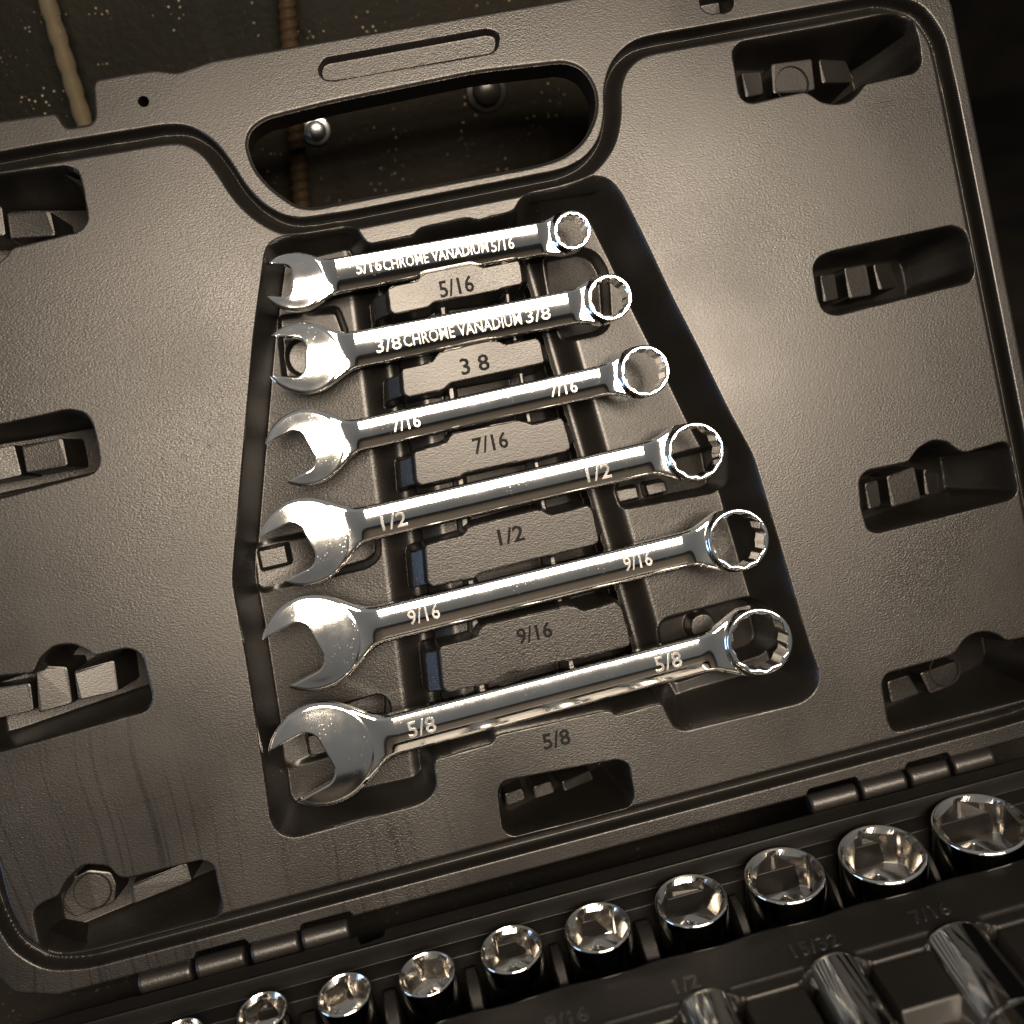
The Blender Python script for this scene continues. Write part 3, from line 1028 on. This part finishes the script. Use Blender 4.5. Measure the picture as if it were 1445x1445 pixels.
tout = rounded(np.array([(-188, -3.6), (179, -3.6), (179, -160), (-188, -160)]), 7, 5)
Dt = sd_poly(tout, T.X, T.Y)
T.Z -= 1.0 * (1 - np.sqrt(np.clip(1 - np.clip(1 + Dt / 1.0, 0, 1) ** 2, 0, 1)))
V, Q, P, NR = sheet(T.xs, T.ys, T.Z, Dt, None, -BASE + 0.3)
TRAY = link('tray', mesh_np('tray', V, (Q, P), NR), M_TRAY, CASE, MAT_TRAY)
TRAY['label'] = 'dark tray half of the case holding the sockets'


def tray_text(s_, px, py, m, h, w_=None, rot=0.0):
    c = tp(px, py, m)
    me = text_mesh('size_figure', s_, height=h, width=w_, depth=0.08, bevel=0.12)
    link('size_figure', me, M_TRAY @ Matrix.Translation((c[0] * MM, c[1] * MM, (m + 0.1) * MM)) @ Matrix.Rotation(rot, 4, 'Z'), TRAY, MAT_MARKT)


tray_text('7/16', 1312, 1288, -0.8, 4.6)
tray_text('15/32', 1150, 1334, -0.8, 4.6)
tray_text('1/2', 969, 1388, -0.8, 4.6)
tray_text('9/16', 800, 1438, -0.8, 4.6)
for s_, px, py in [('19', 1318, 1128), ('17', 1190, 1166), ('11', 1052, 1206), ('14', 926, 1243), ('13', 798, 1277), ('12', 690, 1306), ('11', 566, 1338), ('10', 446, 1374), ('9', 338, 1404), ('8', 235, 1433)]:
    tray_text(s_, px, py, -5.0, 3.0)

# ================================================================== WRENCHES
def smin(a, b, k):
    h = np.clip(0.5 + 0.5 * (b - a) / k, 0, 1)
    return b * (1 - h) + a * h - k * h * (1 - h)


def smax(a, b, k):
    return -smin(-a, -b, k)


def fillet(d, r):
    t = np.clip(1 + d / r, 0, 1)
    return r * (1 - np.sqrt(np.clip(1 - t * t, 0, 1)))


ZC = -4.4         # wrench mid plane above the lid plane


def wrench(hx, hy, hr, rx, ry, rr, w_head, w_ring, jaw, label, marks, sb=-0.07, st=1.08, rn=0.835, roll=5.0, so=0.0):
    """pixels: head centre and radius, ring centre and radius, shaft half widths at both ends; jaw=+1/-1 side of the 15 degree offset"""
    H = lp(hx, hy, ZC + 2.4)
    Rg = lp(rx, ry, ZC + 5.0)
    s = 1 / 4.58
    Rh, Rr, w1, w2 = hr * s, rr * s, w_head * s, w_ring * s
    ax2 = Rg - H
    Lw = np.hypot(*ax2)
    ang = math.atan2(ax2[1], ax2[0])
    g = 0.25
    f = Field(-Rh - 1.5, Lw + Rr * 1.1 + 1.5, -max(Rh, Rr) - 1.5, max(Rh, Rr) + 1.5, g)
    X, Y = f.X, f.Y
    # outline
    ja = math.pi + jaw * math.radians(15)
    p = X * math.cos(ja) + Y * math.sin(ja)
    q = -X * math.sin(ja) + Y * math.cos(ja)
    dhd = np.hypot(np.where(p > 0, p / st, p), q) - Rh
    xa, xb = Rh * 0.6, Lw - Rr * 0.75
    tt = np.clip((X - xa) / (xb - xa), 0, 1)
    half = w1 + (w2 - w1) * tt
    Ys = Y - so * s                                     # the shank may run a little off the line between the two ends
    dsh = np.maximum(np.abs(Ys) - half, np.maximum(xa - X, X - xb))
    cr_ = 0.955
    drg = np.hypot((X - Lw) / cr_, Y) - Rr
    body = smin(smin(dhd, dsh, Rh * 0.58), drg, Rr * 0.85)
    hw = 0.565 * Rh
    cc = 0.30 * Rh
    px_ = -(p - sb * Rh)                              # box open towards +p
    qx = np.abs(q) - hw
    dslot = np.minimum(np.maximum(px_ + cc, qx + cc), 0) + np.hypot(np.maximum(px_ + cc, 0), np.maximum(qx + cc, 0)) - cc
    rin = Rr * rn
    th = np.arctan2(Y, (X - Lw) / cr_)
    ph = np.abs((th / (2 * math.pi) * 12) % 1 - 0.5) * 2
    dhole = np.hypot((X - Lw) / cr_, Y) - rin * (0.955 + 0.075 * ph)
    Dw = np.maximum(np.maximum(body, -dslot), -dhole)
    # heights of the upper face
    k = Rh / 15.5
    cwn = 0.20 + 0.14 * (k - 0.57) / 0.46
    Th, Ts, Tn = 2.5 + 0.4 * k, 2.75 + 0.35 * k, 1.55 + 0.25 * k
    zhead = Th - 1.05 * (np.hypot(X, Y) / Rh) ** 2 - fillet(np.maximum(dhd, -99), 0.8 * k + .3) - 0.5 * fillet(-dslot, 0.5)
    zhead = np.where(dhd < 0, zhead, Th - 1.05 - 0.8 * k - .3 - np.clip(dhd, 0, 9) * 1.6)
    # crowned shaft with softly bevelled flanks and rounded ends
    sn = np.clip(np.abs(Ys) / half, 0, 1.25)
    x1, x2 = Rh + 1.6 * k, Lw - Rr - 3.4 * k
    e1 = sst((X - x1 + 2.6 * k) / (8.5 * k)); e2 = sst((x2 + 3.0 * k - X) / (8.0 * k))
    crown = Ts * (1 - cwn * np.clip(sn, 0, 1) ** 2.0) - fillet(np.abs(Ys) - half, 1.25 * k)
    crown = np.where(np.abs(Ys) < half, crown, crown - (np.abs(Ys) - half) * 1.5)
    # smaller cap near the ends: narrower, rounded
    zs = Tn * 0.75 + (crown - Tn * 0.75) * e1 * e2
    # neck skin that follows the outline
    zn = Tn - fillet(body, 1.3 * k)
    # ring: thicker, tilted up towards its tip
    tilt = math.tan(math.radians(9))
    Tr = 3.9 + 0.9 * k + (X - Lw) * tilt
    zr = Tr - fillet(drg, 0.7 * k) - 0.8 * fillet(-dhole, 0.55)
    zr = np.where(drg < 0, zr, Tr - 0.7 * k - np.clip(drg, 0, 20) * 1.9)
    z = smax(smax(zn, zs, 0.9), zhead, 0.4)
    z = smax(z, zr, 0.9 * k)
    # twist added to the shank to move its highlight towards the upper edge
    z = z + math.tan(math.radians(roll)) * np.clip(Ys, -half * 1.1, half * 1.1) * e1 * e2
    z = np.maximum(z, 0.35)
    zb = -np.minimum(z, 2.6) * 0.92
    V, Q, P, NR = sheet(f.xs, f.ys, z, Dw, zb)
    c0 = (H + Rg) / 2
    Mw = on_lid(H[0], H[1], ZC, ang)
    E = empty('combination_wrench', on_lid(c0[0], c0[1], ZC, ang), label, 'wrench', 'combination wrenches in the lid')
    xh, xr = Rh * 1.02 + 0.6, Lw - Rr * 1.25
    for nm, fn in (('open_end', lambda c: c[:, 0] < xh), ('shaft', lambda c: (c[:, 0] >= xh) & (c[:, 0] < xr)), ('box_end', lambda c: c[:, 0] >= xr)):
        v_, q_, p_, n_r = split_part(V, Q, P, NR, fn)
        link(nm, mesh_np(nm, v_, (q_, p_), n_r), Mw, E, MAT_CHROME)
    # stamped marks
    for s_, mx, my, wpx, hpx in marks:
        c = lp(mx, my, ZC + Ts)
        d = c - H
        lx = d[0] * math.cos(ang) + d[1] * math.sin(ang); ly = -d[0] * math.sin(ang) + d[1] * math.cos(ang)
        i, j = int(round((lx - f.xs[0]) / g)), int(round((ly - f.ys[0]) / g))
        hh = hpx * s / 2
        dj = max(2, int(hh / g))
        slope = math.atan2(z[j + dj, i] - z[j - dj, i], 2 * dj * g)
        sag = z[j, i] - (z[j + dj, i] + z[j - dj, i]) / 2
        me = text_mesh('stamped_mark', s_, height=hpx * s, width=wpx * s, depth=0.10 + sag, bevel=0.06, bold=0.01)
        link('stamped_mark', me, Mw @ Matrix.Translation((lx * MM, ly * MM, (z[j, i] - sag * 0.85) * MM)) @ Matrix.Rotation(slope, 4, 'X'), E, MAT_STAMP)


CV = 'CHROME VANADIUM'
wrench(417, 397, 40.5, 808, 324, 28, 23.5, 22.5, -1, 'smallest chrome wrench, topmost in the lid, stamped 5/16 CHROME VANADIUM 5/16',
       [('5/16', 520, 376, 35, 16), (CV, 615, 361, 150, 15), ('5/16', 709, 345, 33, 16)], 0.12, 1.2, 0.75, roll=14.0, so=-2)
wrench(431, 505, 49.5, 861, 419, 33.5, 25.5, 24, -1, 'second chrome wrench from the top, stamped 3/8 CHROME VANADIUM 3/8',
       [('3/8', 548, 486, 36, 18), (CV, 653, 465, 170, 17), ('3/8', 759, 444, 36, 18)], 0.0, 1.2, 0.78, roll=10.5, so=-2)
wrench(432, 631, 53.5, 911, 523, 37, 22.5, 22, 1, 'third chrome wrench from the top, stamped 7/16 near both ends',
       [('7/16', 573, 597, 40, 18), ('7/16', 795, 548, 40, 18)], rn=0.815, roll=9.5)
wrench(431, 765, 61.5, 983, 637, 42.5, 25, 24.5, 1, 'fourth chrome wrench from the top, stamped 1/2 near both ends',
       [('1/2', 556, 735, 36, 21), ('1/2', 845, 667, 36, 21)], roll=7.0, so=5)
wrench(442, 908, 67.5, 1043, 762, 46, 27, 26, 1, 'fifth chrome wrench from the top, stamped 9/16 near both ends',
       [('9/16', 598, 867, 45, 21), ('9/16', 900, 792, 42, 21)], roll=6.0, so=2)
wrench(456, 1065, 73, 1073, 906, 50, 30, 29, 1, 'largest chrome wrench, lowest in the lid, stamped 5/8 near both ends',
       [('5/8', 595, 1026, 40, 23), ('5/8', 943, 934, 40, 23)], roll=5.5)

# ================================================================== SOCKETS
def hexr(a, rot):
    a = (a - rot) % (math.pi / 3) - math.pi / 6
    return math.cos(math.pi / 6) / max(math.cos(a), 0.9)


def socket_meshes(r, h, rot, hexfrac=0.86, drive=True, step=None):
    n = 72
    o = [(r * 0.96, -h), (r, -h + 0.8)]
    if step: o += [(step[1], -h + 0.8), (step[1], -step[0]), (r, -step[0] + 0.8)]
    if step: o = [(step[1] * .95, -h), (step[1], -h + 0.9), (step[1], -step[0] - 0.7), (r * .985, -step[0]), (r, -step[0] + 0.5)]
    o += [(r, -1.0), (r * 0.992, -0.35), (r * 0.965, -0.05), (r * 0.935, 0.0)]
    shell = lathe(dens(o), n, cap0=True)
    rh = r * hexfrac
    dpt = min(h * 0.42, r * 1.05)
    rings = [(r * 0.935, 0.0), (r * 0.90, -0.35), (rh, -1.5), (rh, -1.9), (rh, -dpt), (rh * 0.97, -dpt - 0.3)]
    hx_ = lambda a, k: 1.0 if k < 2 else hexr(a, rot) * (1.06)
    bore = lathe(rings, n, hx_)
    fl = lathe([(rh * 0.97, -dpt - 0.3), (rh * 0.80, -dpt - 0.5), (rh * 0.55, -dpt - 1.2), (rh * 0.52, -dpt - 1.5), (rh * 0.50, -dpt - 6), (0.2, -dpt - 6)], n,
               lambda a, k: hexr(a, rot) * 1.06 if k == 0 else (0.72 * min(1 / max(abs(math.cos(a - rot)), abs(math.sin(a - rot))), 1.36) if k >= 2 else 1.0), cap1=True)
    return shell, bore, fl


def build_socket(name, M, r, h, rot, label, group, step=None, hexfrac=0.86):
    E = empty(name, M, label, 'socket', group)
    sh, bo, fl = socket_meshes(r, h, rot, hexfrac, step=step)
    V, Q, P = sh
    link('shell', mesh_np('shell', V, (Q, P)), M, E, MAT_SOCKET)
    V, Q, P = bo
    Vn, Qn = [], []
    # flat-shaded hex walls
    link('hex_bore', mesh_np('hex_bore', V, (Q, P), smooth=False), M, E, MAT_BORE)
    V, Q, P = fl
    link('bore_floor', mesh_np('bore_floor', V, (Q, P)), M, E, MAT_BORE)
    return E


ords = ['largest upright chrome socket, at the right end of the row', 'second upright chrome socket from the right end of the row', 'third upright chrome socket from the right end of the row',
        'fourth upright chrome socket from the right end of the row', 'fifth upright chrome socket from the right end of the row', 'sixth upright chrome socket from the right end of the row',
        'seventh upright chrome socket from the right end of the row', 'eighth upright chrome socket from the right end of the row', 'ninth upright chrome socket from the right, second from the left',
        'smallest upright chrome socket, at the left end of the row']
rots = [0.52, 0.60, 0.50, 0.95, 0.90, 0.92, 0.80, 0.48, 0.5, 0.3]
for (x, y, r), lab, ro in zip(spos, ords, rots):
    M = M_TRAY @ Matrix.Translation((x * MM, y * MM, SR * MM))
    build_socket('upright_socket', M, r, 29.5, ro, lab, 'upright sockets in the tray')
dl = ['thick deep chrome socket with a stepped waist, lying rightmost in the tray', 'second deep chrome socket from the right, lying in the tray', 'third deep chrome socket from the right, lying in the tray', 'leftmost deep chrome socket, lying at the bottom edge of the photo']
for i, ((x, w_, r), lab) in enumerate(zip(DEEP, dl)):
    zc = -r + 2.0
    M = M_TRAY @ Matrix.Translation((x * MM, -(w_ + 0.6) * MM, zc * MM)) @ Matrix.Rotation(math.radians(-90), 4, 'X')
    build_socket('deep_socket', M, r, 62, 0.2, lab, 'deep sockets lying in the tray', step=(28, r * 1.03) if i == 0 else None, hexfrac=0.8)
